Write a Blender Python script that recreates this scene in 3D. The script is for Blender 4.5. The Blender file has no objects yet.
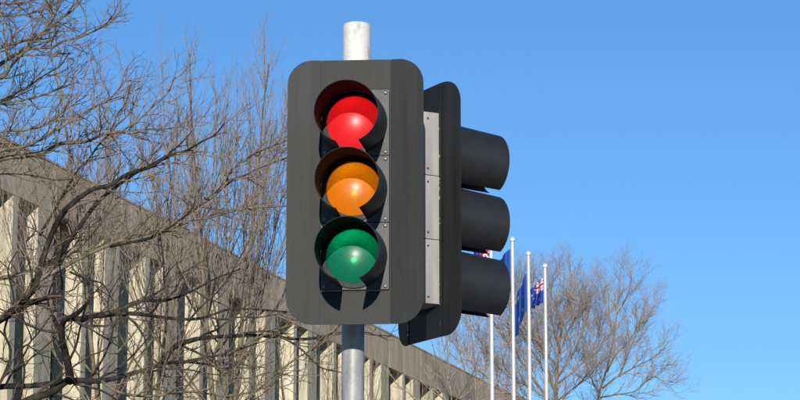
import bpy, bmesh, math, random
from mathutils import Vector, Matrix

# ------------------------------------------------------------------ camera, sky, sun, exposure
scene = bpy.context.scene
C = scene.collection
R = math.radians
W_PX, H_PX, F_PX, HORIZON = 800.0, 400.0, 2490.0, 700.0
EYE = Vector((0.0, 0.0, 1.6))
PITCH = math.atan((HORIZON - H_PX / 2) / F_PX)

cam_data = bpy.data.cameras.new('camera')
cam = bpy.data.objects.new('camera', cam_data)
C.objects.link(cam)
cam.location = EYE
cam.rotation_euler = (math.pi / 2 + PITCH, 0, 0)
cam_data.sensor_width = 36.0
cam_data.lens = 36.0 * F_PX / W_PX
cam_data.clip_start = 0.1
cam_data.clip_end = 5000.0
scene.camera = cam
scene.render.resolution_x, scene.render.resolution_y = 1024, 512

SUN_EL, SUN_AZ = R(12.0), R(-1.5)          # low winter sun behind the camera; azimuth from -Y, negative = to the left
world = bpy.data.worlds.new('World')
scene.world = world
world.use_nodes = True
wn = world.node_tree
sky = wn.nodes.new('ShaderNodeTexSky')
sky.sky_type = 'NISHITA'
sky.sun_disc = False
sky.sun_elevation = SUN_EL
sky.sun_rotation = math.pi - SUN_AZ
sky.altitude = 600.0
sky.air_density = 1.0
sky.dust_density = 0.0
sky.ozone_density = 5.8
bgn = wn.nodes['Background']
bgn.inputs['Strength'].default_value = 0.15
wn.links.new(sky.outputs[0], bgn.inputs['Color'])

sun_data = bpy.data.lights.new('sun', 'SUN')
sun_data.energy = 4.6
sun_data.angle = R(0.53)
sun_data.color = (1.0, 0.94, 0.84)
sun = bpy.data.objects.new('sun', sun_data)
C.objects.link(sun)
to_sun = Vector((math.sin(SUN_AZ) * math.cos(SUN_EL), -math.cos(SUN_AZ) * math.cos(SUN_EL), math.sin(SUN_EL)))
sun.rotation_euler = to_sun.to_track_quat('Z', 'Y').to_euler()
sun.location = (0, -20, 30)

vs = scene.view_settings
vs.view_transform = 'Standard'
vs.look = 'None'
vs.exposure = 0.0
vs.gamma = 1.0
vs.use_curve_mapping = False

# ------------------------------------------------------------------ helpers
CP, SP = math.cos(PITCH), math.sin(PITCH)
def ray(px, py):
    a = (px - W_PX / 2) / F_PX
    b = (H_PX / 2 - py) / F_PX
    return Vector((a, CP - b * SP, SP + b * CP))
def at_y(px, py, Y):
    r = ray(px, py); return EYE + r * (Y / r.y)
def at_z(px, py, Z):
    r = ray(px, py); return EYE + r * ((Z - EYE.z) / r.z)

def tag(o, label=None, cat=None, group=None, kind=None):
    if label: o['label'] = label
    if cat: o['category'] = cat
    if group: o['group'] = group
    if kind: o['kind'] = kind
    return o
def empty(name, loc=(0, 0, 0), rz=0.0):
    o = bpy.data.objects.new(name, None); C.objects.link(o)
    o.location = loc; o.rotation_euler = (0, 0, rz); o.empty_display_size = 0.2
    return o
def link(name, me, parent=None, loc=None, rot=None):
    o = bpy.data.objects.new(name, me); C.objects.link(o)
    if parent is not None: o.parent = parent
    if loc is not None: o.location = loc
    if rot is not None: o.rotation_euler = rot
    return o
def mesh_of(name, verts, faces, mat=None, smooth=False, sharp=None):
    me = bpy.data.meshes.new(name)
    me.from_pydata(verts, [], faces)
    me.validate(); me.update()
    if mat: me.materials.append(mat)
    if smooth:
        me.shade_smooth()
        if sharp: me.set_sharp_from_angle(angle=R(sharp))
    return me
def bm_mesh(name, bm, mat=None, smooth=False, sharp=None):
    bmesh.ops.recalc_face_normals(bm, faces=bm.faces)
    me = bpy.data.meshes.new(name); bm.to_mesh(me); bm.free()
    if mat: me.materials.append(mat)
    if smooth:
        me.shade_smooth()
        if sharp: me.set_sharp_from_angle(angle=R(sharp))
    return me
def box_bm(x0, x1, y0, y1, z0, z1, bevel=0.0, bm=None):
    nb = bmesh.new()
    bmesh.ops.create_cube(nb, size=1.0)
    for v in nb.verts:
        v.co = Vector(((x0 + x1) / 2 + v.co.x * (x1 - x0), (y0 + y1) / 2 + v.co.y * (y1 - y0), (z0 + z1) / 2 + v.co.z * (z1 - z0)))
    if bevel > 0:
        bmesh.ops.bevel(nb, geom=list(nb.edges), offset=bevel, segments=2, profile=0.6, affect='EDGES')
    if bm is None: return nb
    tmp = bpy.data.meshes.new('tmp'); nb.to_mesh(tmp); nb.free(); bm.from_mesh(tmp); bpy.data.meshes.remove(tmp)
    return bm
def lathe(profile, n=32, cap0=False, cap1=False, axis='Z'):
    """profile: list of (radius, height)"""
    vs_, fs_ = [], []
    for r, h in profile:
        for k in range(n):
            t = 2 * math.pi * k / n
            if axis == 'Z': vs_.append((r * math.cos(t), r * math.sin(t), h))
            else: vs_.append((r * math.cos(t), h, r * math.sin(t)))
    m = len(profile)
    for i in range(m - 1):
        for k in range(n):
            a, b = i * n + k, i * n + (k + 1) % n
            fs_.append((a, b, b + n, a + n))
    if cap0: fs_.append(tuple(range(n))[::-1])
    if cap1: fs_.append(tuple(range((m - 1) * n, m * n)))
    return vs_, fs_
def lathe_mesh(name, profile, mat, n=32, cap0=True, cap1=True, axis='Z', sharp=35):
    v, f = lathe(profile, n, cap0, cap1, axis)
    me = mesh_of(name, v, f)
    bm = bmesh.new(); bm.from_mesh(me); bpy.data.meshes.remove(me)
    return bm_mesh(name, bm, mat, True, sharp)

# ------------------------------------------------------------------ materials
def new_mat(name):
    m = bpy.data.materials.new(name); m.use_nodes = True
    nt = m.node_tree
    return m, nt, nt.nodes['Principled BSDF']
def N(nt, typ, **kw):
    n = nt.nodes.new(typ)
    for k, v in kw.items(): setattr(n, k, v)
    return n
def ramp(nt, src, stops):
    r = N(nt, 'ShaderNodeValToRGB')
    el = r.color_ramp.elements
    while len(el) < len(stops): el.new(0.5)
    for e, (p, c) in zip(el, stops):
        e.position = p; e.color = (*c, 1.0) if len(c) == 3 else c
    nt.links.new(src, r.inputs['Fac'])
    return r.outputs['Color']
def noise(nt, scale, detail=5.0, rough=0.6, vec=None, dist=0.0):
    n = N(nt, 'ShaderNodeTexNoise')
    n.inputs['Scale'].default_value = scale; n.inputs['Detail'].default_value = detail
    n.inputs['Roughness'].default_value = rough; n.inputs['Distortion'].default_value = dist
    if vec is not None: nt.links.new(vec, n.inputs['Vector'])
    return n.outputs['Fac']
def objvec(nt, scale=(1, 1, 1)):
    t = N(nt, 'ShaderNodeTexCoord'); m = N(nt, 'ShaderNodeMapping')
    m.inputs['Scale'].default_value = scale
    nt.links.new(t.outputs['Object'], m.inputs['Vector'])
    return m.outputs['Vector']
def mixc(nt, fac, a, b, typ='MIX'):
    m = N(nt, 'ShaderNodeMix', data_type='RGBA', blend_type=typ)
    for sock, v in ((m.inputs['Factor'], fac), (m.inputs['A'], a), (m.inputs['B'], b)):
        if isinstance(v, (int, float)): sock.default_value = v
        elif isinstance(v, tuple): sock.default_value = (*v, 1.0)
        else: nt.links.new(v, sock)
    return m.outputs['Result']
def bump(nt, p, height, strength=0.3, dist=0.01):
    b = N(nt, 'ShaderNodeBump')
    b.inputs['Strength'].default_value = strength; b.inputs['Distance'].default_value = dist
    nt.links.new(height, b.inputs['Height']); nt.links.new(b.outputs['Normal'], p.inputs['Normal'])
def mottled(name, c0, c1, scale=4.0, rough=0.7, metallic=0.0, stretch=(1, 1, 1), bstr=0.2, bdist=0.004, fine=None, spec=0.5, lo=0.35, hi=0.65, grime=0.0):
    m, nt, p = new_mat(name)
    v = objvec(nt, stretch)
    f = noise(nt, scale, 6.0, 0.6, v)
    col = ramp(nt, f, [(lo, c0), (hi, c1)])
    if grime:
        gn = noise(nt, 30.0, 5.0, 0.7, objvec(nt, (1, 1, 0.05)))
        col = mixc(nt, grime, col, ramp(nt, gn, [(0.35, (0.55, 0.53, 0.50)), (0.62, (1.25, 1.25, 1.25))]), 'MULTIPLY')
        sc = noise(nt, 70.0, 8.0, 0.8, objvec(nt, (1, 1, 0.5)), 1.5)
        col = mixc(nt, ramp(nt, sc, [(0.67, (0, 0, 0)), (0.72, (0.5, 0.5, 0.5))]), col, (0.13, 0.125, 0.115))
    if fine:
        g = noise(nt, fine, 3.0, 0.7, objvec(nt))
        col = mixc(nt, 0.35, col, ramp(nt, g, [(0.3, (0.45, 0.45, 0.45)), (0.7, (1, 1, 1))]), 'MULTIPLY')
    nt.links.new(col, p.inputs['Base Color'])
    p.inputs['Roughness'].default_value = rough; p.inputs['Metallic'].default_value = metallic
    p.inputs['Specular IOR Level'].default_value = spec
    bump(nt, p, noise(nt, fine or scale * 8, 4.0, 0.6, objvec(nt)), bstr, bdist)
    return m

M = {}
M['board'] = mottled('board_paint', (0.0170, 0.0178, 0.0188), (0.0265, 0.0278, 0.0292), 5.0, 0.5, 0, (1, 1, 0.25), 0.05, 0.002, fine=160.0, spec=0.175, grime=0.5)
M['visor_out'] = mottled('visor_outer', (0.021, 0.022, 0.024), (0.027, 0.028, 0.030), 6.0, 0.45, 0, (1, 1, 1), 0.05, 0.002, spec=0.4, grime=0.2)
M['visor_in'] = mottled('visor_inner', (0.020, 0.020, 0.020), (0.028, 0.028, 0.028), 6.0, 0.75, 0, (1, 1, 1), 0.05, 0.002, spec=0.15)
M['alu'] = mottled('weathered_aluminium', (0.27, 0.26, 0.24), (0.42, 0.405, 0.375), 16.0, 0.55, 0.05, (1, 1, 0.10), 0.06, 0.002)
M['door'] = mottled('lantern_door', (0.032, 0.033, 0.035), (0.070, 0.072, 0.074), 14.0, 0.55, 0.05, (1, 1, 0.6), 0.15, 0.002, fine=110.0)
M['bolt'] = mottled('bolt_steel', (0.11, 0.11, 0.108), (0.19, 0.19, 0.186), 40.0, 0.4, 0.4)
M['galv'] = mottled('galvanised_pole', (0.27, 0.275, 0.275), (0.42, 0.425, 0.42), 22.0, 0.5, 0.12, (1, 1, 0.25), 0.08, 0.002, fine=80.0)
M['cap'] = mottled('pole_top_paint', (0.42, 0.40, 0.345), (0.72, 0.71, 0.67), 26.0, 0.55, 0.0, (1, 1, 0.35), 0.2, 0.003, fine=70.0, lo=0.28, hi=0.45)
M['flagpole'] = mottled('flagpole_enamel', (0.56, 0.56, 0.54), (0.68, 0.68, 0.66), 3.0, 0.4, 0.0, (1, 1, 0.2), 0.05, 0.002)
M['reflector'] = mottled('reflector_metal', (0.80, 0.80, 0.80), (0.88, 0.88, 0.88), 10.0, 0.36, 1.0)
M['black'] = mottled('black_gasket', (0.010, 0.010, 0.010), (0.018, 0.018, 0.018), 10.0, 0.7)

def wing_material():
    # board paint, with chips along the folded edge on the rear of the sheet
    m, nt, p = new_mat('board_wing_paint')
    v = objvec(nt, (1, 1, 0.25))
    col = ramp(nt, noise(nt, 5.0, 6.0, 0.6, v), [(0.35, (0.0170, 0.0178, 0.0188)), (0.65, (0.0265, 0.0278, 0.0292))])
    t = N(nt, 'ShaderNodeTexCoord'); s = N(nt, 'ShaderNodeSeparateXYZ'); nt.links.new(t.outputs['Object'], s.inputs[0])
    def math_(op, a, b):
        n = N(nt, 'ShaderNodeMath', operation=op)
        for sk, val in ((n.inputs[0], a), (n.inputs[1], b)):
            if isinstance(val, (int, float)): sk.default_value = val
            else: nt.links.new(val, sk)
        return n.outputs[0]
    ax = math_('ABSOLUTE', s.outputs['X'], 0.0)
    edge = math_('LESS_THAN', ax, 0.1315)
    back = math_('GREATER_THAN', s.outputs['Y'], 0.0062)
    chip = math_('GREATER_THAN', noise(nt, 38.0, 4.0, 0.65, objvec(nt, (1, 1, 1))), 0.61)
    mask = math_('MULTIPLY', math_('MULTIPLY', edge, back), chip)
    gn = noise(nt, 30.0, 5.0, 0.7, objvec(nt, (1, 1, 0.05)))
    col = mixc(nt, 0.5, col, ramp(nt, gn, [(0.35, (0.55, 0.53, 0.50)), (0.62, (1.25, 1.25, 1.25))]), 'MULTIPLY')
    sc = noise(nt, 70.0, 8.0, 0.8, objvec(nt, (1, 1, 0.5)), 1.5)
    col = mixc(nt, ramp(nt, sc, [(0.67, (0, 0, 0)), (0.72, (0.5, 0.5, 0.5))]), col, (0.13, 0.125, 0.115))
    col = mixc(nt, mask, col, (0.45, 0.43, 0.38))
    nt.links.new(col, p.inputs['Base Color'])
    p.inputs['Roughness'].default_value = 0.5; p.inputs['Specular IOR Level'].default_value = 0.175
    bump(nt, p, noise(nt, 160.0, 4.0, 0.6, objvec(nt)), 0.06, 0.002)
    return m
M['wing'] = wing_material()

def lens_material(name, body, tint, glow):
    """coloured moulded glass: partly scattering, partly clear, with a glossy outer face"""
    m = bpy.data.materials.new(name); m.use_nodes = True
    nt = m.node_tree; nt.nodes.clear()
    out = N(nt, 'ShaderNodeOutputMaterial')
    tr = N(nt, 'ShaderNodeBsdfTransparent'); tr.inputs['Color'].default_value = (*tint, 1)
    df = N(nt, 'ShaderNodeBsdfDiffuse'); df.inputs['Color'].default_value = (*body, 1)
    tl = N(nt, 'ShaderNodeBsdfTranslucent'); tl.inputs['Color'].default_value = (*body, 1)
    gl = N(nt, 'ShaderNodeBsdfGlossy'); gl.inputs['Roughness'].default_value = 0.36
    fr = N(nt, 'ShaderNodeFresnel'); fr.inputs['IOR'].default_value = 1.5
    dirt = ramp(nt, noise(nt, 22.0, 6.0, 0.7, objvec(nt, (1, 1, 0.6))), [(0.3, (0.72, 0.70, 0.68)), (0.62, (1, 1, 1))])
    nt.links.new(mixc(nt, 1.0, body, dirt, 'MULTIPLY'), df.inputs['Color'])
    m1 = N(nt, 'ShaderNodeMixShader'); m1.inputs[0].default_value = 0.2
    m2 = N(nt, 'ShaderNodeMixShader'); m2.inputs[0].default_value = 0.42
    m3 = N(nt, 'ShaderNodeMixShader')
    L = nt.links.new
    L(df.outputs[0], m1.inputs[1]); L(tl.outputs[0], m1.inputs[2])
    L(m1.outputs[0], m2.inputs[1]); L(tr.outputs[0], m2.inputs[2])
    L(fr.outputs[0], m3.inputs[0]); L(m2.outputs[0], m3.inputs[1]); L(gl.outputs[0], m3.inputs[2])
    g2 = N(nt, 'ShaderNodeBsdfGlossy'); g2.inputs['Roughness'].default_value = 0.42
    m4 = N(nt, 'ShaderNodeMixShader'); m4.inputs[0].default_value = 0.012
    em = N(nt, 'ShaderNodeEmission'); em.inputs['Color'].default_value = (*body, 1); em.inputs['Strength'].default_value = glow
    ad = N(nt, 'ShaderNodeAddShader')          # glow added to brighten the lens where the visor shades it
    L(m3.outputs[0], m4.inputs[1]); L(g2.outputs[0], m4.inputs[2])
    L(m4.outputs[0], ad.inputs[0]); L(em.outputs[0], ad.inputs[1])
    L(ad.outputs[0], out.inputs['Surface'])
    return m
M['red'] = lens_material('red_lens', (0.95, 0.022, 0.03), (1.0, 0.05, 0.03), 0.30)
M['amber'] = lens_material('amber_lens', (0.95, 0.26, 0.004), (1.0, 0.55, 0.02), 0.20)
M['green'] = lens_material('green_lens', (0.003, 0.28, 0.165), (0.02, 0.80, 0.46), 0.07)

def bark_material(name, c0, c1, scale=18.0):
    return mottled(name, c0, c1, scale, 0.85, 0, (1, 1, 0.4), 0.6, 0.01, fine=70.0, spec=0.2)
M['bark_shaded'] = bark_material('dark_shaded_bark', (0.016, 0.014, 0.012), (0.062, 0.052, 0.040))  # shade on the lower-left limbs is put into this bark colour
M['bark'] = bark_material('grey_brown_bark', (0.11, 0.088, 0.058), (0.28, 0.23, 0.155))
M['twig'] = bark_material('young_twig_bark', (0.16, 0.115, 0.078), (0.30, 0.225, 0.155), 6.0)
M['twig_dark'] = bark_material('dark_twig_bark', (0.038, 0.031, 0.025), (0.125, 0.102, 0.078), 6.0)  # twigs of the shaded limbs, darkened to go with them
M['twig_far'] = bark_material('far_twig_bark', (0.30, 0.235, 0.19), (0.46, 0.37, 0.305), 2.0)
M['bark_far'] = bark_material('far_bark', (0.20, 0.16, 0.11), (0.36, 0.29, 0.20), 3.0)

def concrete(name, c0, c1, rough=0.9):
    m, nt, p = new_mat(name)
    g = N(nt, 'ShaderNodeNewGeometry'); mp = N(nt, 'ShaderNodeMapping'); mp.inputs['Scale'].default_value = (1.2, 1.2, 0.16)
    nt.links.new(g.outputs['Position'], mp.inputs['Vector'])
    streak = noise(nt, 2.6, 6.0, 0.65, mp.outputs['Vector'], 0.3)
    col = ramp(nt, streak, [(0.3, c0), (0.62, c1)])
    grain = noise(nt, 9.0, 8.0, 0.75, g.outputs['Position'])
    col = mixc(nt, 0.4, col, ramp(nt, grain, [(0.3, (0.55, 0.54, 0.52)), (0.65, (1, 1, 1))]), 'MULTIPLY')
    oi = N(nt, 'ShaderNodeObjectInfo')
    col = mixc(nt, 0.5, col, ramp(nt, oi.outputs['Random'], [(0.0, (0.72, 0.71, 0.70)), (1.0, (1, 1, 1))]), 'MULTIPLY')
    nt.links.new(col, p.inputs['Base Color']); p.inputs['Roughness'].default_value = rough
    p.inputs['Specular IOR Level'].default_value = 0.2
    bump(nt, p, grain, 0.5, 0.02)
    return m
M['fascia'] = concrete('weathered_fascia_concrete', (0.46, 0.36, 0.24), (0.76, 0.62, 0.44))
M['fin'] = concrete('cream_fin_concrete', (0.36, 0.315, 0.225), (0.80, 0.72, 0.54))  # deep streaks: weathering, plus tree shadow put into the colour
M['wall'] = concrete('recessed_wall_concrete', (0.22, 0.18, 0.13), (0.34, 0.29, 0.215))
def glass_dark():
    m, nt, p = new_mat('window_glass')
    p.inputs['Base Color'].default_value = (0.024, 0.022, 0.018, 1); p.inputs['Roughness'].default_value = 0.25; p.inputs['Specular IOR Level'].default_value = 0.25
    n = noise(nt, 0.6, 2.0, 0.5, objvec(nt)); bump(nt, p, n, 0.05, 0.02)
    return m
M['glass'] = glass_dark()
M['frame'] = mottled('window_frame_bronze', (0.05, 0.045, 0.04), (0.08, 0.072, 0.062), 4.0, 0.5, 0.4)
M['roof'] = mottled('roof_gravel', (0.16, 0.155, 0.145), (0.26, 0.25, 0.235), 3.0, 0.95)
M['grass'] = mottled('winter_grass', (0.060, 0.075, 0.030), (0.13, 0.125, 0.060), 1.3, 0.95, fine=30.0, bstr=0.8, bdist=0.03)
M['asphalt'] = mottled('asphalt', (0.040, 0.040, 0.042), (0.062, 0.061, 0.060), 0.8, 0.9, fine=120.0, bstr=0.5, bdist=0.004)
M['paving'] = mottled('concrete_path', (0.30, 0.29, 0.265), (0.42, 0.405, 0.375), 1.0, 0.9, fine=60.0, bstr=0.3, bdist=0.004)
M['line'] = mottled('road_paint', (0.62, 0.62, 0.60), (0.80, 0.80, 0.78), 6.0, 0.7)

def cloth(name, col):
    m, nt, p = new_mat(name)
    f = noise(nt, 9.0, 4.0, 0.6, objvec(nt))
    nt.links.new(mixc(nt, 0.3, col, ramp(nt, f, [(0.3, (0.6, 0.6, 0.6)), (0.7, (1, 1, 1))]), 'MULTIPLY'), p.inputs['Base Color'])
    p.inputs['Roughness'].default_value = 0.75; p.inputs['Specular IOR Level'].default_value = 0.25
    return m
M['f_blue'] = cloth('flag_blue', (0.022, 0.060, 0.36))
M['f_royal'] = cloth('flag_royal_blue', (0.018, 0.075, 0.32))
M['f_red'] = cloth('flag_red', (0.55, 0.02, 0.045))
M['f_white'] = cloth('flag_white', (0.78, 0.78, 0.80))

# ------------------------------------------------------------------ the setting: building line, ground, road
ROOF_Z = EYE.z + 12.0
A0 = at_z(0, 137, ROOF_Z); A1 = at_z(490, 385, ROOF_Z)
FD = Vector((A1.x - A0.x, A1.y - A0.y, 0)).normalized()        # along the facade, away from the camera
FN = Vector((FD.y, -FD.x, 0))                                  # outwards, to the right
FACE_ANG = math.atan2(FD.y, FD.x)

POLE = at_y(353.0, 350, 9.20); POLE.z = 0
def strip(name, off0, off1, s0, s1, z0, z1, mat, bevel=0.0):
    """box running parallel to the facade: offsets measured outwards from the signal pole"""
    o = link(name, bm_mesh(name, box_bm(s0, s1, off0, off1, z0, z1, bevel), mat))
    o.location = (POLE.x, POLE.y, 0); o.rotation_euler = (0, 0, FACE_ANG)
    return o
gv = [(-1500, -600, 0), (1500, -600, 0), (1500, 2500, 0), (-1500, 2500, 0)]
tag(link('ground', mesh_of('ground', gv, [(0, 1, 2, 3)], M['grass'])), kind='structure')
# local +y of the strips points left of the facade direction (towards the building)
tag(strip('road', -14.0, -1.05, -120, 260, -0.30, 0.004, M['asphalt']), kind='structure')
tag(strip('kerb', -1.05, -0.90, -120, 260, -0.30, 0.140, M['paving'], 0.02), kind='structure')
tag(strip('kerb_far', -14.15, -14.0, -120, 260, -0.30, 0.140, M['paving'], 0.02), kind='structure')
tag(strip('verge', -0.90, 40.0, -120, 260, -0.25, 0.118, M['grass']), kind='structure')
pv = tag(strip('pavement', -0.895, 2.2, -120, 260, -0.20, 0.122, M['paving']), kind='structure')
lm = bm_mesh('lane_marking', box_bm(0, 3.0, -0.06, 0.06, 0.0, 0.004), M['line'])
for k in range(14):
    o = link('lane_marking', lm, bpy.data.objects['road'], loc=(-20 + k * 9.0, -7.5, 0.0045))
GZ = 0.12

# ------------------------------------------------------------------ traffic signal heads
BOARD_W2, FOLD, BZ0, BZ1 = 0.252, 0.1275, -0.495, 0.489
WING_A = R(9.0)
def wing_mesh(side):
    r, n = 0.095, 10
    w = (BOARD_W2 - FOLD)
    out = [(0.0010, BZ0), ]
    for k in range(n + 1):
        t = -math.pi / 2 + (math.pi / 2) * k / n
        out.append((w - r + r * math.cos(t), BZ0 + r + r * math.sin(t)))
    for k in range(n + 1):
        t = (math.pi / 2) * k / n
        out.append((w - r + r * math.cos(t), BZ1 - r + r * math.sin(t)))
    out.append((0.0010, BZ1))
    T = 0.004
    v, m_ = [], len(out)
    for y in (0.0, T):
        for u, z in out:
            x = FOLD + u * math.cos(WING_A); yy = -u * math.sin(WING_A) + y
            v.append((side * x, yy, z - BZ0))
    f = [tuple(range(m_)), tuple(range(m_, 2 * m_))[::-1]]
    for i in range(m_):
        j = (i + 1) % m_
        f.append((i, i + m_, j + m_, j))
    me = mesh_of('board_wing', v, f)
    bm = bmesh.new(); bm.from_mesh(me); bpy.data.meshes.remove(me)
    return bm_mesh('board_wing', bm, M['wing'])

def door_mesh():
    """square cast door with a round opening"""
    x0, x1, z0, z1, r, n = -0.1185, 0.1285, -0.1225, 0.1225, 0.101, 48
    v = []
    for y in (0.0, -0.014):
        for k in range(n):
            t = 2 * math.pi * (k + 0.5) / n
            c, s = math.cos(t), math.sin(t)
            q = min((x1 if c > 0 else x0) / c if abs(c) > 1e-6 else 9, (z1 if s > 0 else z0) / s if abs(s) > 1e-6 else 9)
            hit = [cn for cn in ((x0, z0), (x0, z1), (x1, z0), (x1, z1)) if abs((math.atan2(cn[1], cn[0]) - t + math.pi) % (2 * math.pi) - math.pi) <= math.pi / n]
            v.append((hit[0][0], y, hit[0][1]) if hit else (c * q, y, s * q))
        for k in range(n):
            t = 2 * math.pi * (k + 0.5) / n
            v.append((r * math.cos(t), y, r * math.sin(t)))
    f = []
    for k in range(n):
        j = (k + 1) % n
        f.append((2 * n + k, 2 * n + j, 3 * n + j, 3 * n + k))        # front
        f.append((k, j, 2 * n + j, 2 * n + k))                       # outer rim
        f.append((n + k, n + j, 3 * n + j, 3 * n + k))               # hole
    me = mesh_of('lantern_door', v, f)
    bm = bmesh.new(); bm.from_mesh(me); bpy.data.meshes.remove(me)
    return bm_mesh('lantern_door', bm, M['door'])

VL, VR0, VR1, VDROOP, SLOT = 0.292, 0.123, 0.115, R(4.5), R(21.0)
def visor_mesh():
    na, nl, T = 56, 8, 0.0022
    v, f = [], []
    for layer in (0, 1):
        for i in range(nl + 1):
            t = i / nl
            rr = VR0 + (VR1 - VR0) * t - (T if layer else 0)
            for k in range(na + 1):
                a = -math.pi / 2 + R(2.0) + SLOT + (2 * math.pi - 2 * SLOT) * k / na
                # the lower lips are cut back a little towards the slot
                d = VL * t
                v.append((rr * math.cos(a), -0.018 - d, rr * math.sin(a) - math.tan(VDROOP) * d))
    w = na + 1
    off = (nl + 1) * w
    for i in range(nl):
        for k in range(na):
            a = i * w + k
            f.append((a, a + 1, a + 1 + w, a + w))
            f.append((off + a, off + a + w, off + a + 1 + w, off + a + 1))
    nout = na * nl
    for k in range(na):
        for i in (0, nl):
            a = i * w + k; f.append((a, a + 1, off + a + 1, off + a))
    for i in range(nl):
        for k in (0, na):
            a = i * w + k; f.append((a, a + w, off + a + w, off + a))
    me = bpy.data.meshes.new('visor'); me.from_pydata(v, [], f)
    me.materials.append(M['visor_out']); me.materials.append(M['visor_in'])
    for i, p in enumerate(me.polygons):
        p.material_index = 1 if (i >= 2 * nout or i % 2 == 1) else 0
    bm = bmesh.new(); bm.from_mesh(me); bmesh.ops.recalc_face_normals(bm, faces=bm.faces); bm.to_mesh(me); bm.free()
    me.shade_smooth(); me.set_sharp_from_angle(angle=R(40))
    return me

def dome_mesh(mat):
    R_, b = 0.1005, 0.036
    prof = []
    for k in range(13):
        r = R_ * math.sin(math.pi / 2 * k / 12) if k else 0.0008
        prof.append((r, -0.014 - b * math.sqrt(max(0.0, 1 - (r / R_) ** 2)) * 1.0 if False else -0.014 - b * (1 - (r / R_) ** 2)))
    return lathe_mesh('lens', prof, mat, 48, True, False, 'Y', 80)
def reflector_mesh():
    prof = []
    for k in range(11):
        r = 0.0985 * (k / 10) + 0.0006
        prof.append((r, 0.062 - 0.072 * (r / 0.0985) ** 2))
    return lathe_mesh('reflector', prof, M['reflector'], 48, True, False, 'Y', 80)

def housing_mesh():
    bm = box_bm(-0.124, 0.124, 0.0, 0.125, -0.1225, 0.1225, 0.0)
    bmesh.ops.delete(bm, geom=[f for f in bm.faces if f.calc_center_median().y < 0.001], context='FACES')
    ed = [e for e in bm.edges if not e.is_boundary and all(v.co.y > 0.1 for v in e.verts)]
    bmesh.ops.bevel(bm, geom=ed, offset=0.014, segments=3, profile=0.5, affect='EDGES')
    return bm_mesh('lantern_housing', bm, M['alu'], True, 50)

def make_signal():
    root = empty('traffic_signal')
    top = bm_mesh('board_strip', box_bm(-FOLD + 0.0004, FOLD - 0.0004, 0, 0.004, 0.374 - BZ0, BZ1 - BZ0), M['board'])
    bot = bm_mesh('board_strip', box_bm(-FOLD + 0.0004, FOLD - 0.0004, 0, 0.004, 0.0, -0.374 - BZ0), M['board'])
    link('board_strip', top, root); link('board_strip', bot, root)
    link('board_wing', wing_mesh(-1), root); link('board_wing', wing_mesh(1), root)
    for sx in (-1, 1):
        link('seam_strip', bm_mesh('seam_strip', box_bm(min(sx * .1246, sx * .1400), max(sx * .1246, sx * .1400), 0.0046, 0.0072, 0.004, BZ1 - BZ0 - 0.004), M['wing']), root)
    dm, vm, rm, hm = door_mesh(), visor_mesh(), reflector_mesh(), housing_mesh()
    ring = lathe_mesh('visor_collar', [(0.1008, -0.0142), (0.1005, -0.024), (0.1035, -0.026), (0.118, -0.022), (0.1205, -0.0142)], M['door'], 48, False, False, 'Y', 30)
    bolt = lathe_mesh('bolt', [(0.0075, 0.0), (0.0075, -0.002), (0.0055, -0.003), (0.0052, -0.006), (0.003, -0.0075)], M['bolt'], 12, False, True, 'Y', 30)
    screw = lathe_mesh('screw', [(0.0045, 0.0), (0.0042, 0.002), (0.002, 0.0032)], M['frame'], 10, False, True, 'Y', 30)
    for z, key in ((0.248, 'red'), (0.0, 'amber'), (-0.248, 'green')):
        zz = z - BZ0
        h = link('lantern_housing', hm, root, (0, 0.0, zz))
        for sx in (-1, 1):
            for dz in (-0.098, 0.098):
                link('screw', screw, h, (sx * 0.1242, 0.055, dz), (0, 0, -sx * math.pi / 2))
        d = link('lantern_door', dm, root, (-0.005, 0, zz))
        for dx in (-0.106, 0.116):
            for dz in (-0.111, 0.111):
                link('bolt', bolt, d, (dx, -0.014, dz))
        link('visor_collar', ring, d)
        ln = link('lens', dome_mesh(M[key]), root, (-0.005, 0, zz)); ln['label'] = f'domed {key} glass lens'
        link('reflector', rm, ln)
        tilt = {'red': (0.4, -0.3), 'amber': (-0.3, 0.35), 'green': (0.1, 0.5)}[key]
        link('visor', vm, root, (-0.005, 0, zz), (R(tilt[0]), 0, R(tilt[1])))
    return root
def copy_tree(o, parent=None):
    c = o.copy(); C.objects.link(c)
    if parent is not None: c.parent = parent
    for ch in [x for x in ALL if x.parent == o]: copy_tree(ch, c)
    return c

sig1 = make_signal()
ALL = list(C.objects)
sig2 = copy_tree(sig1)
c1 = at_y(355.5, 191, 8.90)
SIG1_ANG = R(-4.2)
sig1.location = (c1.x, c1.y, c1.z + BZ0 + 0.004); sig1.rotation_euler = (0, 0, SIG1_ANG)
tag(sig1, 'dark grey traffic signal facing the viewer with red, amber and green lenses', 'traffic light', 'traffic signals on the galvanised pole')
n2 = at_y(441, 209, 9.31)
SIG2_ANG = R(118.0)
u2 = Vector((math.cos(SIG2_ANG), math.sin(SIG2_ANG), 0))        # local +x : towards the far side
c2 = n2 + u2 * FOLD
sig2.location = (c2.x, c2.y, c2.z + BZ0 + 0.004); sig2.rotation_euler = (0, 0, SIG2_ANG)
tag(sig2, 'dark grey traffic signal turned away to the right, three black visors in profile', 'traffic light', 'traffic signals on the galvanised pole')

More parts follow.
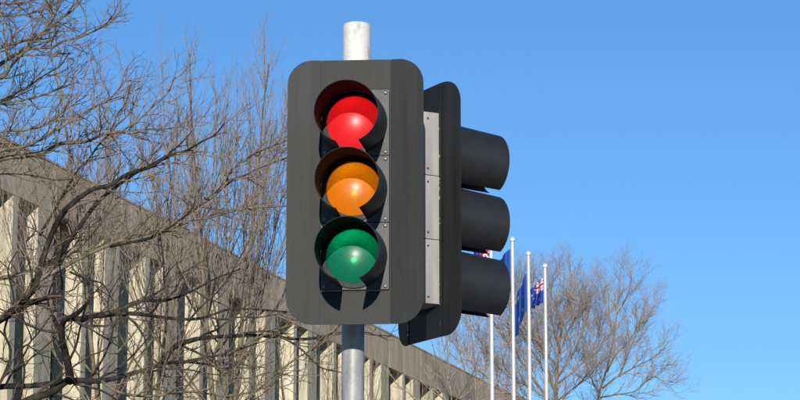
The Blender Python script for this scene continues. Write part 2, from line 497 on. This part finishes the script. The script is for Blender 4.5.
# ------------------------------------------------------------------ signal pole with its brackets
pole = empty('signal_pole', (POLE.x, POLE.y, GZ))
tag(pole, 'round galvanised steel pole carrying the two traffic signals', 'pole')
top_z = at_y(355, 24, 9.20).z
PR = 0.0425
link('shaft', lathe_mesh('shaft', [(PR, 0.012), (PR, top_z - GZ - 0.55)], M['galv'], 40), pole)
link('top_sleeve', lathe_mesh('top_sleeve', [(0.0535, top_z - GZ - 0.56), (0.0535, top_z - GZ - 0.012), (0.049, top_z - GZ - 0.003), (0.030, top_z - GZ)], M['cap'], 40, True, True, 'Z', 50), pole, (0.010, 0, 0))
link('base_plate', bm_mesh('base_plate', box_bm(-0.15, 0.15, -0.15, 0.15, 0.0, 0.02, 0.004), M['galv']), pole)
for sx in (-1, 1):
    for sy in (-1, 1):
        link('anchor_bolt', lathe_mesh('anchor_bolt', [(0.018, 0.0201), (0.018, 0.036), (0.010, 0.037), (0.010, 0.055)], M['bolt'], 6, True, True), pole, (sx * 0.115, sy * 0.115, 0))
def bracket(sig, ang, zoff):
    """tube arm from the pole to the rear of a housing with a clamp band on the pole"""
    back = Matrix.Rotation(ang, 3, 'Z') @ Vector((0, 0.124, 0))
    b = Vector((sig.location.x, sig.location.y, 0)) + Vector((back.x, back.y, 0)) - Vector((POLE.x, POLE.y, 0))
    z = sig.location.z - BZ0 + zoff - GZ
    n = b.normalized()
    L = b.length
    prof = [(0.019, 0.0), (0.019, L - 0.012), (0.045, L - 0.010), (0.045, L)]
    me = lathe_mesh('bracket_arm', prof, M['alu'], 20)
    o = link('bracket_arm', me, pole, (0, 0, z)); o.rotation_euler = n.to_track_quat('Z', 'Y').to_euler()
    cl = lathe_mesh('clamp_band', [(0.0432, -0.03), (0.057, -0.028), (0.057, 0.028), (0.0432, 0.03)], M['alu'], 32, False, False)
    link('clamp_band', cl, pole, (0, 0, z))
for zo in (0.20, -0.24):
    bracket(sig1, SIG1_ANG, zo)
for zo in (0.27, -0.17):
    bracket(sig2, SIG2_ANG, zo)

# ------------------------------------------------------------------ the office building behind
FIN_D, BAY, THIN, G2, THICK, G1 = 0.72, 3.97, 0.30, 1.05, 0.92, 1.70
FASCIA_H = 1.12
S0, NB = -24.71, 26                        # metres along the facade from the pixel x=0 point
bld = empty('office_building', (A0.x + FD.x * 0, A0.y, 0), FACE_ANG)
tag(bld, 'long pale concrete building with vertical fins and a plain fascia', 'building')
# local frame: +x along the facade, +y into the building, facade plane y = 0
fz = ROOF_Z - FASCIA_H
LEN = NB * BAY
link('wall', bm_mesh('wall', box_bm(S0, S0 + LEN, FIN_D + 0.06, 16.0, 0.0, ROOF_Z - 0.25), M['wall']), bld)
link('roof', bm_mesh('roof', box_bm(S0, S0 + LEN, 0.30, 16.2, ROOF_Z - 0.249, ROOF_Z - 0.10), M['roof']), bld)
link('soffit', bm_mesh('soffit', box_bm(S0, S0 + LEN, 0.22, FIN_D + 0.059, fz + 0.10, fz + 0.30), M['fascia']), bld)
thin = bm_mesh('fin', box_bm(0, THIN, 0.015, FIN_D + 0.05, GZ, fz + 0.098, 0.012), M['fin'])
thick = bm_mesh('fin', box_bm(0, THICK, 0.015, FIN_D + 0.05, GZ, fz + 0.098, 0.012), M['fin'])
panel = bm_mesh('fascia_panel', box_bm(0.008, BAY - 0.008, 0, 0.20, fz, ROOF_Z, 0.012), M['fascia'])
coping = bm_mesh('coping', box_bm(0.004, BAY - 0.004, -0.02, 0.26, ROOF_Z + 0.002, ROOF_Z + 0.06, 0.01), M['fascia'])
def win_mesh(w, h):
    bm = bmesh.new()
    for (x0, x1, z0, z1) in ((0, w, 0, .06), (0, w, h - .06, h), (0, .06, .061, h - .061), (w - .06, w, .061, h - .061)):
        box_bm(x0, x1, 0, .05, z0, z1, 0, bm)
    return bm_mesh('window_frame', bm, M['frame'])
H_ST = 3.35
wf1, wf2 = win_mesh(G1 - 0.02, 2.1), win_mesh(G2 - 0.02, 2.1)
pn1 = bm_mesh('pane', box_bm(.055, G1 - .075, .012, .022, .055, 2.045), M['glass'])
pn2 = bm_mesh('pane', box_bm(.055, G2 - .075, .012, .022, .055, 2.045), M['glass'])
for b in range(NB):
    s = S0 + b * BAY
    link('fascia_panel', panel, bld, (s, 0, 0))
    link('coping', coping, bld, (s, 0, 0))
    xs = s
    link('fin', thin, bld, (s + G1, 0, 0))
    link('fin', thick, bld, (s + G1 + THIN + G2, 0, 0))
    for fl in range(3):
        z = 1.1 + fl * H_ST + 0.25
        for x, wf, pn in ((s + 0.01, wf1, pn1), (s + G1 + THIN + 0.01, wf2, pn2)):
            w = link('window', wf, bld, (x, FIN_D, z))
            link('pane', pn, w)

# ------------------------------------------------------------------ flagpoles and flags
FPZ = EYE.z + 10.4
fp_tops = [(490.9, 222), (512.4, 237), (528.4, 251), (545.0, 263.5)]
fp_words = ['leftmost white flagpole, its upper part behind the black visors', 'second white flagpole from the left, the tallest one seen whole',
            'third white flagpole from the left, starred blue flag beside it', 'rightmost white flagpole, shortest of the four in view']
def flagpole_mesh(h):
    return lathe_mesh('shaft', [(0.056, 0.02), (0.053, h * 0.3), (0.038, h * 0.93), (0.036, h)], M['flagpole'], 16)
fp_pos = []
for (px, py), words in zip(fp_tops, fp_words):
    p = at_z(px, py, FPZ); fp_pos.append(p)
    h = FPZ - GZ
    fp = empty('flagpole', (p.x, p.y, GZ)); tag(fp, words, 'flagpole', 'white flagpoles in a row')
    link('shaft', flagpole_mesh(h - 0.10), fp)
    link('truck_cap', lathe_mesh('truck_cap', [(0.034, -0.12), (0.040, -0.105), (0.066, -0.095), (0.066, -0.045), (0.04, -0.01), (0.015, 0.0)], M['flagpole'], 16), fp, (0, 0, h))
    link('base_collar', lathe_mesh('base_collar', [(0.16, 0.0), (0.16, 0.03), (0.08, 0.05), (0.075, 0.25)], M['galv'], 20), fp)
    link('halyard', lathe_mesh('halyard', [(0.003, 1.2), (0.003, h - 0.2)], M['alu'], 5), fp, (-0.062, 0.0, 0))

def jack(a, b):
    """red / white crosses on blue for the canton, a,b in 0..1"""
    if abs(a - .5) < .065 or abs(b - .5) < .115: return 1
    if abs(a - .5) < .125 or abs(b - .5) < .21: return 2
    d = min(abs(a - b), abs(a + b - 1))
    if d < .05: return 1
    if d < .14: return 2
    return 0
STARS = [(.25, .25, .085), (.75, .86, .045), (.64, .56, .045), (.86, .62, .045), (.75, .18, .05), (.80, .44, .03)]
def flag_mesh(name, hoist, ext, drop, turns, amp, seed, canton=True, stars=True, base='f_blue', sag=0.0):
    rnd = random.Random(seed)
    nu, nv = 72, 40
    ph = rnd.random() * 6
    v, f, mi = [], [], []
    for j in range(nv + 1):
        for i in range(nu + 1):
            u, w = i / nu, j / nv
            free = u ** 0.8
            x = -0.05 - ext * free * (1 + .10 * math.sin(3 * w + ph)) + .05 * math.sin(turns * 6.28 * u + ph) * u
            z = -(1 - w) * hoist * (1 - .25 * u) - drop * u - sag * (1 - w) * math.sin(math.pi * u) * .3
            y = amp * math.sin(turns * 2 * math.pi * u + ph + 1.6 * w) * min(1, 3 * u) + .25 * ext * u
            v.append((x, y, z))
    for j in range(nv):
        for i in range(nu):
            a = j * (nu + 1) + i
            f.append((a, a + 1, a + nu + 2, a + nu + 1))
            u, w = (i + .5) / nu, (j + .5) / nv
            m = 0
            if canton and u < .5 and w > .5: m = jack(u / .5, (w - .5) / .5)
            elif stars:
                for (su, sw, sr) in STARS:
                    if not canton: sw = .5 + .32 * math.sin(su * 19); su = .5 + .25 * math.cos(su * 19)
                    dx, dy = (u - su) * 2, (w - sw)
                    rr = sr * (0.72 + .28 * math.cos(7 * math.atan2(dy, dx)))
                    if math.hypot(dx, dy) < rr: m = 2
            mi.append(m)
    me = bpy.data.meshes.new(name); me.from_pydata(v, [], f)
    for k in (base, 'f_red', 'f_white'): me.materials.append(M[k])
    me.polygons.foreach_set('material_index', mi); me.shade_smooth(); me.update()
    return me
def put_flag(i, py, label, **kw):
    p = fp_pos[i]
    z = at_y(fp_tops[i][0], py, p.y).z
    o = link('flag', flag_mesh('flag', **kw), None, (p.x, p.y - 0.02, z)); tag(o, label, 'flag', 'flags on the white flagpoles')
    sol = o.modifiers.new('cloth', 'SOLIDIFY'); sol.thickness = 0.004
    return o
put_flag(0, 240, 'blue flag with red and white canton, mostly hidden behind the lowest visor', hoist=0.9, ext=0.42, drop=0.35, turns=2.2, amp=0.10, seed=3)
put_flag(1, 249, 'plain blue flag showing as a small triangle beside the second flagpole', hoist=1.0, ext=0.40, drop=0.42, turns=2.0, amp=0.10, seed=8, canton=False, stars=False, base='f_royal')
put_flag(2, 273, 'blue flag with white stars hanging limp in a long point', hoist=0.9, ext=0.33, drop=0.98, turns=2.4, amp=0.11, seed=5, canton=False, base='f_royal')
put_flag(3, 277.5, 'blue flag with stars and red and white canton on the rightmost flagpole', hoist=0.62, ext=0.30, drop=0.32, turns=2.6, amp=0.12, seed=12)

# ------------------------------------------------------------------ bare trees
def tube(V, F, pts, rad, n):
    base0 = len(V)
    m = len(pts)
    ref = None
    for i in range(m):
        t = (pts[min(i + 1, m - 1)] - pts[max(i - 1, 0)])
        if t.length < 1e-9: t = Vector((0, 0, 1))
        t.normalize()
        if ref is None:
            ref = t.orthogonal().normalized()
        else:
            ref = ref - t * ref.dot(t)
            ref = ref.normalized() if ref.length > 1e-6 else t.orthogonal().normalized()
        bi = t.cross(ref)
        r = rad[i]
        for k in range(n):
            a = 2 * math.pi * k / n
            q = pts[i] + ref * (r * math.cos(a)) + bi * (r * math.sin(a))
            V.append((q.x, q.y, q.z))
    for i in range(m - 1):
        for k in range(n):
            a, b = base0 + i * n + k, base0 + i * n + (k + 1) % n
            F.append((a, b, b + n, a + n))
    if n >= 5:
        F.append(tuple(range(base0, base0 + n))[::-1])
    F.append(tuple(range(base0 + (m - 1) * n, base0 + m * n)))

def wander(rnd, p, d, length, r0, r1, seg, jit, up):
    """a crooked shoot; returns points and radii"""
    pts, rad = [p.copy()], [r0]
    d = d.normalized()
    step = length / seg
    for i in range(seg):
        d = d + Vector((rnd.gauss(0, jit), rnd.gauss(0, jit), rnd.gauss(0, jit) + up))
        d.normalize()
        p = p + d * step
        pts.append(p.copy()); rad.append(r0 + (r1 - r0) * (i + 1) / seg)
    return pts, rad

def spawn(rnd, pts, rad, levels, li, V, F, t0=0.1):
    """side shoots along a polyline; levels = list of dicts"""
    if li >= len(levels): return
    lv = levels[li]
    seglen = [(pts[i + 1] - pts[i]).length for i in range(len(pts) - 1)]
    total = sum(seglen)
    if total <= 0: return
    s = total * t0 + rnd.random() * lv['gap']
    side = rnd.random() * 6.28
    while s < total:
        acc = 0; i = 0
        while i < len(seglen) - 1 and acc + seglen[i] < s: acc += seglen[i]; i += 1
        q = min(1.0, (s - acc) / max(seglen[i], 1e-6))
        p = pts[i].lerp(pts[i + 1], q); r = rad[i] + (rad[i + 1] - rad[i]) * q
        t = (pts[i + 1] - pts[i]).normalized()
        side += 2.4 + rnd.gauss(0, 0.5)
        o = t.orthogonal().normalized(); b = t.cross(o)
        perp = o * math.cos(side) + b * math.sin(side)
        ang = lv['ang'] * (0.75 + 0.5 * rnd.random())
        d = t * math.cos(ang) + perp * math.sin(ang) + Vector((0, 0, lv.get('lift', 0)))
        L = lv['len'] * (0.45 + 0.8 * rnd.random()) * (1.0 - lv.get('fall', 0.45) * s / total)
        rr = min(lv['r'], r * 0.8)
        cp, cr = wander(rnd, p, d, L, rr, rr * 0.35 + 0.0006, lv['seg'], lv['jit'], lv.get('up', 0))
        tube(V, F, cp, cr, lv.get('n', 3))
        spawn(rnd, cp, cr, levels, li + 1, V, F, lv.get('t0', 0.15))
        s += lv['gap'] * (0.6 + 0.8 * rnd.random())

def smooth_path(pts, n=4):
    out = []
    for i in range(len(pts) - 1):
        p0, p1, p2, p3 = pts[max(i - 1, 0)], pts[i], pts[i + 1], pts[min(i + 2, len(pts) - 1)]
        for k in range(n):
            t = k / n
            out.append(0.5 * ((2 * p1) + (p2 - p0) * t + (2 * p0 - 5 * p1 + 4 * p2 - p3) * t * t + (3 * p1 - p0 - 3 * p2 + p3) * t ** 3))
    out.append(pts[-1].copy())
    return out

# ---- the broad tree at the left: limbs reach into the picture from a trunk beyond its left edge
TY = 24.0
PX = TY / F_PX / CP
rnd = random.Random(21)
tree_base = at_y(-95, 560, TY); tree_base.z = GZ - 0.02
broad = empty('broad_tree', (tree_base.x, tree_base.y, GZ))
tag(broad, 'broad bare tree spreading crooked dark limbs in from the left edge', 'tree')
org = Vector((tree_base.x, tree_base.y, GZ))
trunk_px = [(-98, 640), (-92, 560), (-90, 480), (-84, 400), (-96, 300), (-90, 200), (-70, 110), (-60, 20), (-30, -80), (-20, -180)]
trunk_r = [.20, .17, .155, .145, .125, .105, .085, .062, .04, .015]
tp = [at_y(x, y, TY) - org for x, y in trunk_px]
tp.insert(0, Vector((tp[0].x - 0.02, tp[0].y, -0.05))); trunk_r.insert(0, .27)
tps = smooth_path(tp, 4)
trs = [trunk_r[min(int(i / 4), len(trunk_r) - 1)] + (trunk_r[min(int(i / 4) + 1, len(trunk_r) - 1)] - trunk_r[min(int(i / 4), len(trunk_r) - 1)]) * ((i % 4) / 4) for i in range(len(tps))]
V, F = [], []; tube(V, F, tps, trs, 14)
link('trunk', mesh_of('trunk', V, F, M['bark_shaded'], True), broad)
# pixel polylines: (points, start width px, end width px, shaded bark tone?, depth drift)
LIMBS = [
 ([(-60, 20), (-30, 80), (0, 78), (13, 64), (28, 50), (50, 47), (63, 40), (80, 36), (100, 28), (110, 22), (122, 8)], 4.6, 1.0, 0),
 ([(-75, 130), (-30, 85), (0, 65), (15, 55), (30, 45), (40, 37), (50, 28), (60, 20), (70, 14), (78, 5), (86, -6), (94, -25)], 5.4, 1.2, 0),
 ([(-70, 110), (-30, 66), (0, 48), (20, 42), (35, 36), (48, 28), (56, 15), (58, 0), (64, -22)], 4.6, 1.2, 0),
 ([(-66, 60), (-20, 20), (0, 16), (20, 15), (45, 8), (60, 0), (80, -14)], 3.4, 1.2, 0),
 ([(-62, 30), (-20, 8), (0, 4), (20, 4), (38, 0), (60, -12)], 3.0, 1.0, 0),
 ([(-80, 160), (-30, 122), (0, 102), (15, 94), (30, 84), (42, 77), (58, 67), (70, 53), (79, 44)], 3.6, 1.0, 0),
 ([(-80, 160), (-30, 112), (0, 105), (20, 101), (45, 95), (62, 87), (78, 82)], 3.4, 1.0, 0),
 ([(-88, 200), (-40, 150), (0, 134), (22, 130), (45, 124), (62, 112), (74, 103), (88, 94)], 3.8, 1.1, 0),
 ([(-90, 230), (-40, 168), (0, 152), (20, 148), (40, 140), (55, 130), (75, 118), (95, 107), (105, 100), (116, 92), (128, 78)], 4.6, 1.1, 0),
 ([(-90, 250), (-45, 180), (0, 160), (40, 153), (60, 145), (85, 142), (105, 136), (120, 132), (140, 119), (152, 107), (166, 94), (176, 76)], 6.0, 1.1, 0),
 ([(40, 235), (62, 196), (78, 172), (88, 160), (98, 147), (110, 133), (118, 115), (126, 102), (132, 84)], 3.4, 1.0, 1),
 ([(105, 136), (120, 132), (140, 130), (160, 130), (182, 127)], 2.4, 0.9, 0),
 ([(-92, 260), (-30, 180), (0, 173), (30, 176), (60, 180), (90, 176)], 2.8, 0.9, 1),
 ([(-88, 410), (-40, 345), (5, 318), (24, 300), (34, 288), (41, 262), (52, 232), (63, 215), (75, 200), (92, 190), (110, 185), (128, 174), (150, 166), (168, 156), (186, 150), (200, 143), (215, 135), (223, 124)], 9.5, 1.2, 1),
 ([(56, 262), (68, 242), (80, 222), (95, 205), (110, 190), (125, 180), (145, 167), (162, 160), (180, 145), (192, 130)], 6.0, 1.1, 1),
 ([(30, 285), (70, 262), (110, 246), (140, 236), (165, 228), (182, 219), (212, 198), (228, 185), (245, 175), (260, 168), (285, 158), (306, 149)], 4.8, 1.5, 0),
 ([(212, 198), (240, 164), (265, 150), (285, 140), (300, 133)], 2.6, 1.3, 0),
 ([(110, 246), (145, 240), (160, 233), (174, 224), (190, 210), (196, 200)], 3.6, 1.0, 1),
 ([(150, 238), (190, 222), (215, 217), (240, 210), (262, 208), (290, 206)], 3.0, 1.6, 0),
 ([(-94, 330), (-40, 286), (0, 278), (20, 274), (40, 268), (60, 260), (75, 252), (92, 249), (112, 240)], 6.6, 1.6, 0),
 ([(5, 318), (20, 308), (40, 300), (61, 294)], 7.5, 5.0, 1),
 ([(61, 294), (64, 282), (60, 262), (66, 240)], 3.0, 1.0, 1),
 ([(34, 288), (30, 262), (26, 245), (36, 232), (30, 215)], 3.0, 1.0, 1),
 ([(70, 272), (86, 279), (104, 283), (112, 300)], 2.4, 0.9, 1),
 ([(75, 320), (100, 315), (115, 311), (130, 304), (145, 299), (165, 300), (185, 294), (200, 287), (216, 281), (240, 268)], 6.0, 1.2, 1),
 ([(100, 316), (120, 315), (140, 315), (160, 317), (185, 319), (205, 316), (225, 310), (250, 310), (287, 311)], 5.2, 1.8, 1),
 ([(-86, 440), (-20, 422), (30, 400), (50, 392), (66, 381), (76, 381), (100, 380), (120, 376), (145, 370), (165, 364), (185, 362), (205, 358), (226, 354), (250, 346)], 10.0, 2.0, 1),
 ([(70, 381), (68, 370), (65, 350), (62, 335), (64, 320), (75, 314), (88, 304)], 9.5, 4.0, 1),
 ([(62, 335), (54, 318), (48, 300), (52, 285)], 3.6, 1.4, 1),
 ([(-86, 430), (-40, 396), (0, 386), (30, 385), (60, 383)], 6.0, 5.0, 1),
 ([(160, 366), (168, 356), (176, 347), (190, 340), (205, 337), (230, 336), (260, 337), (300, 338), (322, 337), (350, 332)], 6.6, 2.4, 1),
 ([(225, 356), (250, 342), (275, 330), (300, 322), (325, 308)], 2.6, 1.2, 0),
 ([(226, 420), (245, 400), (260, 388), (275, 376), (295, 360), (320, 345), (338, 330)], 3.4, 1.2, 0),
 ([(130, 420), (150, 392), (170, 372), (180, 350), (190, 330)], 3.0, 1.2, 0),
 ([(-20, 422), (10, 360), (5, 330), (14, 300), (8, 270), (18, 250)], 3.6, 1.2, 1),
 ([(20, 400), (24, 372), (22, 350), (32, 340), (24, 318)], 3.0, 1.2, 1),
 ([(90, 380), (104, 352), (112, 330), (108, 300), (118, 276)], 2.8, 1.0, 1),
 ([(205, 358), (222, 372), (246, 378), (270, 372), (292, 376)], 2.6, 1.1, 0),
 ([(100, 380), (120, 392), (150, 398), (190, 392), (230, 396), (258, 390)], 3.4, 1.4, 0),
 # limbs that leave the picture: left side, top and towards the street
 ([(-84, 400), (-140, 330), (-190, 260), (-230, 190), (-260, 120)], 9.0, 2.0, 1),
 ([(-96, 300), (-150, 220), (-190, 140), (-200, 60), (-210, -40)], 8.0, 2.0, 1),
 ([(-90, 200), (-140, 110), (-150, 20), (-170, -70)], 6.0, 1.5, 0),
 ([(-60, 20), (-20, -60), (10, -110), (24, -170)], 5.0, 1.5, 0),
]
lv_broad = [dict(gap=.088, len=.62, ang=.75, r=.0085, seg=6, jit=.13, up=.045, n=4, fall=.3, lift=.18, t0=.1),
            dict(gap=.075, len=.24, ang=.75, r=.0042, seg=4, jit=.16, up=.05, n=3, fall=.4, lift=.1),
            dict(gap=.075, len=.075, ang=.8, r=.0026, seg=2, jit=.2, up=.04, n=3, fall=.3)]
lv_low = [dict(gap=.38, len=1.10, ang=.8, r=.014, seg=10, jit=.14, up=.02, n=5, fall=.2, lift=.10, t0=.05)] + [dict(l) for l in lv_broad]
lv_low[1].update(gap=.17, len=.42, r=.0070, jit=.15); lv_low[2].update(gap=.13, r=.0042)
LOV, LOF = [], []
TWV, TWF = [], []
def trunk_depth(px, py): return TY
for k, (pts, w0, w1, shaded) in enumerate(LIMBS):
    lr = random.Random(100 + k)
    n = len(pts)
    on_trunk = pts[0][0] < -55
    amp = lr.uniform(-1.3, 1.3)
    # depth: starts on what it grows from, drifts smoothly away
    base = 0.0 if on_trunk else DEPTH_OF(pts[0], LIMBS[:k], LIMB_D) if k else 0.0
    if k == 0:
        LIMB_D = []
        def DEPTH_OF(p, limbs, ds):
            best, bd = 1e9, 0.0
            for (pp, *_), dd in zip(limbs, ds):
                for q, d_ in zip(pp, dd):
                    e = math.hypot(q[0] - p[0], q[1] - p[1])
                    if e < best: best, bd = e, d_
            return bd
    dep = [base + amp * (i / max(n - 1, 1)) + lr.gauss(0, .05) * (0 if i == 0 else 1) for i in range(n)]
    LIMB_D.append(dep)
    P = []
    for i, ((x, y), d_) in enumerate(zip(pts, dep)):
        q = at_y(x + (lr.gauss(0, .8) if i else 0), y + (lr.gauss(0, .8) if i else 0), TY + d_) - org
        P.append(q)
    if not on_trunk and k and min(math.hypot(pts[0][0] - q[0], pts[0][1] - q[1]) for (pp, *_) in LIMBS[:k] for q in pp) > 25:
        pass
    S = smooth_path(P, 4)
    m = len(S)
    RR = [PX * 0.5 * (w0 + (w1 - w0) * (i / (m - 1)) ** .8) * (1 + lr.gauss(0, .05)) for i in range(m)]
    V, F = [], []
    tube(V, F, S, RR, 8 if w0 > 4 else 6)
    link('limb', mesh_of('limb', V, F, M['bark_shaded'] if shaded else M['bark'], True), broad)
    if shaded and pts[-1][1] > 225: spawn(lr, S, RR, lv_low, 0, LOV, LOF, 0.22 if on_trunk else 0.06)
    else: spawn(lr, S, RR, lv_broad, 0, TWV, TWF, 0.22 if on_trunk else 0.06)
spawn(random.Random(77), tps, trs, lv_low, 0, LOV, LOF, 0.62)
tw = link('twigs', mesh_of('twigs', TWV, TWF, M['twig']), broad); tag(tw, kind='stuff')
tw = link('twigs', mesh_of('twigs', LOV, LOF, M['twig_dark']), broad); tag(tw, kind='stuff'); tw['label'] = 'dark crooked lower twigs'

# ---- other bare trees
def upright_tree(px, Y, top_py, seed, label, spread=0.30, group=None, dens=1.0, mats=('bark', 'twig_far'), stems=9, name='upright_tree', lean=0.0, trunk_r=.11, thin=1.0, low=.25, fork=(.50, .72)):
    rnd = random.Random(seed)
    b = at_y(px, 500, Y); b.z = GZ
    H = at_y(px, top_py, Y).z - GZ
    root = empty(name, (b.x, b.y, GZ)); tag(root, label, 'tree', group)
    pts, rad = wander(rnd, Vector((0, 0, -.05)), Vector((lean, 0, 1)), H * .97, trunk_r, .012, 16, .045, .12)
    V, F = [], []; tube(V, F, pts, rad, 10)
    link('trunk', mesh_of('trunk', V, F, M[mats[0]], True), root)
    TV, TF = [], []
    levels = [dict(gap=.19 / dens, len=H * .085, ang=.50, r=.0080 * thin, seg=6, jit=.05, up=.16, n=3, fall=.25, lift=.30),
              dict(gap=.16 / dens, len=H * .032, ang=.55, r=.0048 * thin, seg=3, jit=.08, up=.12, n=3, fall=.3, lift=.2),
              dict(gap=.13 / dens, len=.13, ang=.7, r=.0036 * thin, seg=2, jit=.1, up=.05, n=3, fall=.3)]
    for k in range(stems):
        t = rnd.uniform(*fork)
        i = int(t * (len(pts) - 1))
        az = k * 2.4 + rnd.gauss(0, .3)
        q_ = spread * rnd.uniform(1.0, 4.2); d = Vector((math.cos(az) * q_, math.sin(az) * q_, 1.0))
        L = H * (rnd.uniform(.84, 1.0) - t * .97)
        cp, cr = wander(rnd, pts[i], d, L, min(rad[i] * .5, .024), .005, 12, .04, .10)
        V, F = [], []; tube(V, F, cp, cr, 6)
        link('limb', mesh_of('limb', V, F, M[mats[0]], True), root)
        spawn(rnd, cp, cr, levels, 0, TV, TF, low)
    spawn(rnd, pts, rad, levels, 0, TV, TF, .66)
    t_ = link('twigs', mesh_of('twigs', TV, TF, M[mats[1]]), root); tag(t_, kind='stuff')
    return root
g_row = 'upright bare trees in front of the building'
upright_tree(118, 49.0, 76, 31, 'slender upright bare tree behind the spreading limbs, leftmost of its row', .26, g_row, 0.9, stems=9, trunk_r=.08)
upright_tree(166, 46.0, 44, 35, 'upright bare tree second from the left in its row', .26, g_row, 1.0, stems=14, trunk_r=.08)
upright_tree(206, 47.0, 30, 32, 'tallest upright bare tree, its twigs near the top of the picture', .26, g_row, 1.0, stems=15, trunk_r=.085)
upright_tree(252, 46.0, 36, 33, 'upright bare tree just left of the front traffic signal', .27, g_row, 1.0, stems=15, trunk_r=.08)
upright_tree(318, 62.0, 262, 34, 'low bare tree mostly hidden behind the front traffic signal', .36, g_row, 0.9, stems=14, trunk_r=.08, low=.15, fork=(.25, .55))

def round_tree(px, Y, top_py, seed, label, limbs, name='bare_tree', r0=.17, group=None, dens=1.0, thin=1.0):
    """limbs: pixel polylines with start/end width; the rest of the crown is grown"""
    rnd = random.Random(seed)
    b = at_y(px, 560, Y); b.z = GZ
    org = Vector((b.x, b.y, GZ)); H = at_y(px, top_py, Y).z - GZ
    root = empty(name, org); tag(root, label, 'tree', group)
    px1 = Y / F_PX / CP
    TV, TF = [], []
    levels = [dict(gap=.34 / dens, len=H * .080, ang=.60, r=.016 * thin, seg=7, jit=.09, up=.05, n=4, fall=.35, lift=.2),
              dict(gap=.22 / dens, len=H * .050, ang=.62, r=.011 * thin, seg=5, jit=.10, up=.06, n=3, fall=.3, lift=.15),
              dict(gap=.20 / dens, len=H * .024, ang=.65, r=.0078 * thin, seg=3, jit=.12, up=.06, n=3, fall=.3, lift=.1),
              dict(gap=.20 / dens, len=.20, ang=.7, r=.0065 * thin, seg=2, jit=.12, up=.05, n=3, fall=.3)]
    first = True
    for pts, w0, w1 in limbs:
        pts = [(px + (x - px) * .90, 410 - (410 - y) * .87 if y < 410 else y) for x, y in pts]
        amp = 0 if first else rnd.uniform(-2.2, 2.2)
        n = len(pts)
        P = [at_y(x, y, Y + amp * (i / (n - 1))) - org for i, (x, y) in enumerate(pts)]
        if first: P.insert(0, Vector((0, 0, -.05)))
        S = smooth_path(P, 4); m = len(S)
        RR = [px1 * .5 * .62 * (w0 + (w1 - w0) * i / (m - 1)) for i in range(m)]
        V, F = [], []; tube(V, F, S, RR, 9 if first else 6)
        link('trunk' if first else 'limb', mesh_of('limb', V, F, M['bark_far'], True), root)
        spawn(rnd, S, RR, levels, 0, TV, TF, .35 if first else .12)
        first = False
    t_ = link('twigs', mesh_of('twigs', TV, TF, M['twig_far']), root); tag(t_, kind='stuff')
    return root
round_tree(556, 84.0, 252, 41, 'wide bare tree with pale trunk directly behind the flagpoles', [
    ([(556, 440), (556, 400), (557, 370), (559, 340), (564, 310), (570, 280), (574, 252)], 9.0, 1.0),
    ([(557, 395), (548, 365), (540, 335), (534, 305), (530, 275), (528, 250)], 4.5, .8),
    ([(556, 410), (535, 380), (515, 350), (498, 325), (484, 305), (472, 292)], 4.5, .8),
    ([(556, 390), (540, 360), (520, 325), (508, 295), (500, 268)], 4.0, .8),
    ([(558, 372), (572, 350), (584, 325), (592, 300), (596, 275)], 4.0, .8),
    ([(560, 345), (568, 322), (580, 300), (586, 270)], 3.0, .8),
    ([(556, 420), (530, 402), (500, 388), (474, 368), (452, 345), (436, 325)], 4.0, .8),
    ([(557, 400), (575, 385), (592, 372), (606, 352)], 3.0, .8),
    ([(559, 340), (552, 310), (550, 280), (553, 256)], 3.0, .8),
    ([(558, 360), (545, 345), (520, 318), (512, 290), (516, 262)], 3.0, .8),
    ([(557, 380), (580, 362), (596, 342), (604, 318), (606, 296)], 3.0, .8),
    ([(556, 405), (528, 385), (504, 372), (480, 345), (466, 318), (458, 300)], 3.0, .8)], dens=2.0)
round_tree(597, 88.0, 250, 42, 'forked bare tree at right, its long branch reaching into open sky', [
    ([(595, 450), (598, 400), (602, 382), (607, 366), (612, 345), (616, 325), (619, 300), (622, 275), (624, 250)], 5.0, .8),
    ([(603, 385), (616, 374), (628, 367), (642, 359), (656, 352), (668, 342), (678, 330)], 3.2, .7),
    ([(608, 366), (618, 346), (630, 334), (640, 318), (648, 300), (650, 285)], 3.0, .7),
    ([(622, 372), (630, 350), (636, 335), (642, 318), (655, 300), (662, 290)], 2.4, .7),
    ([(599, 396), (620, 392), (640, 388), (658, 372), (672, 378), (686, 392)], 2.6, .7),
    ([(600, 392), (590, 372), (584, 350), (580, 330)], 2.6, .7),
    ([(616, 325), (610, 300), (610, 280), (606, 262)], 2.2, .7),
    ([(619, 300), (628, 285), (634, 268), (636, 255)], 2.0, .7)], dens=1.6)
round_tree(452, 80.0, 318, 43, 'small brown bare tree low in front of the far end of the building', [
    ([(452, 450), (452, 410), (450, 380), (448, 355), (446, 325)], 4.0, .8),
    ([(452, 410), (436, 390), (424, 372), (416, 358)], 3.0, .8),
    ([(452, 405), (466, 385), (476, 366), (482, 345)], 3.0, .8),
    ([(451, 395), (440, 372), (434, 350), (430, 332)], 2.6, .8),
    ([(452, 415), (420, 402), (400, 388), (386, 376)], 3.0, .8),
    ([(452, 415), (480, 400), (494, 385), (502, 372)], 3.0, .8)], dens=1.0)
round_tree(478, 118.0, 292, 44, 'dense bare tree rising behind the roofline at the far end', [
    ([(478, 470), (478, 420), (476, 380), (474, 350), (470, 320), (468, 296)], 5.0, .8),
    ([(478, 420), (460, 390), (448, 365), (440, 340), (436, 318)], 3.0, .7),
    ([(478, 425), (494, 395), (504, 365), (510, 335), (512, 310)], 3.0, .7),
    ([(477, 395), (466, 370), (458, 345), (452, 320)], 3.0, .7),
    ([(477, 395), (486, 365), (490, 335), (492, 310)], 3.0, .7)], dens=1.0)

#print('TRIS', sum(sum(len(p.vertices) - 2 for p in me.polygons) for me in bpy.data.meshes))
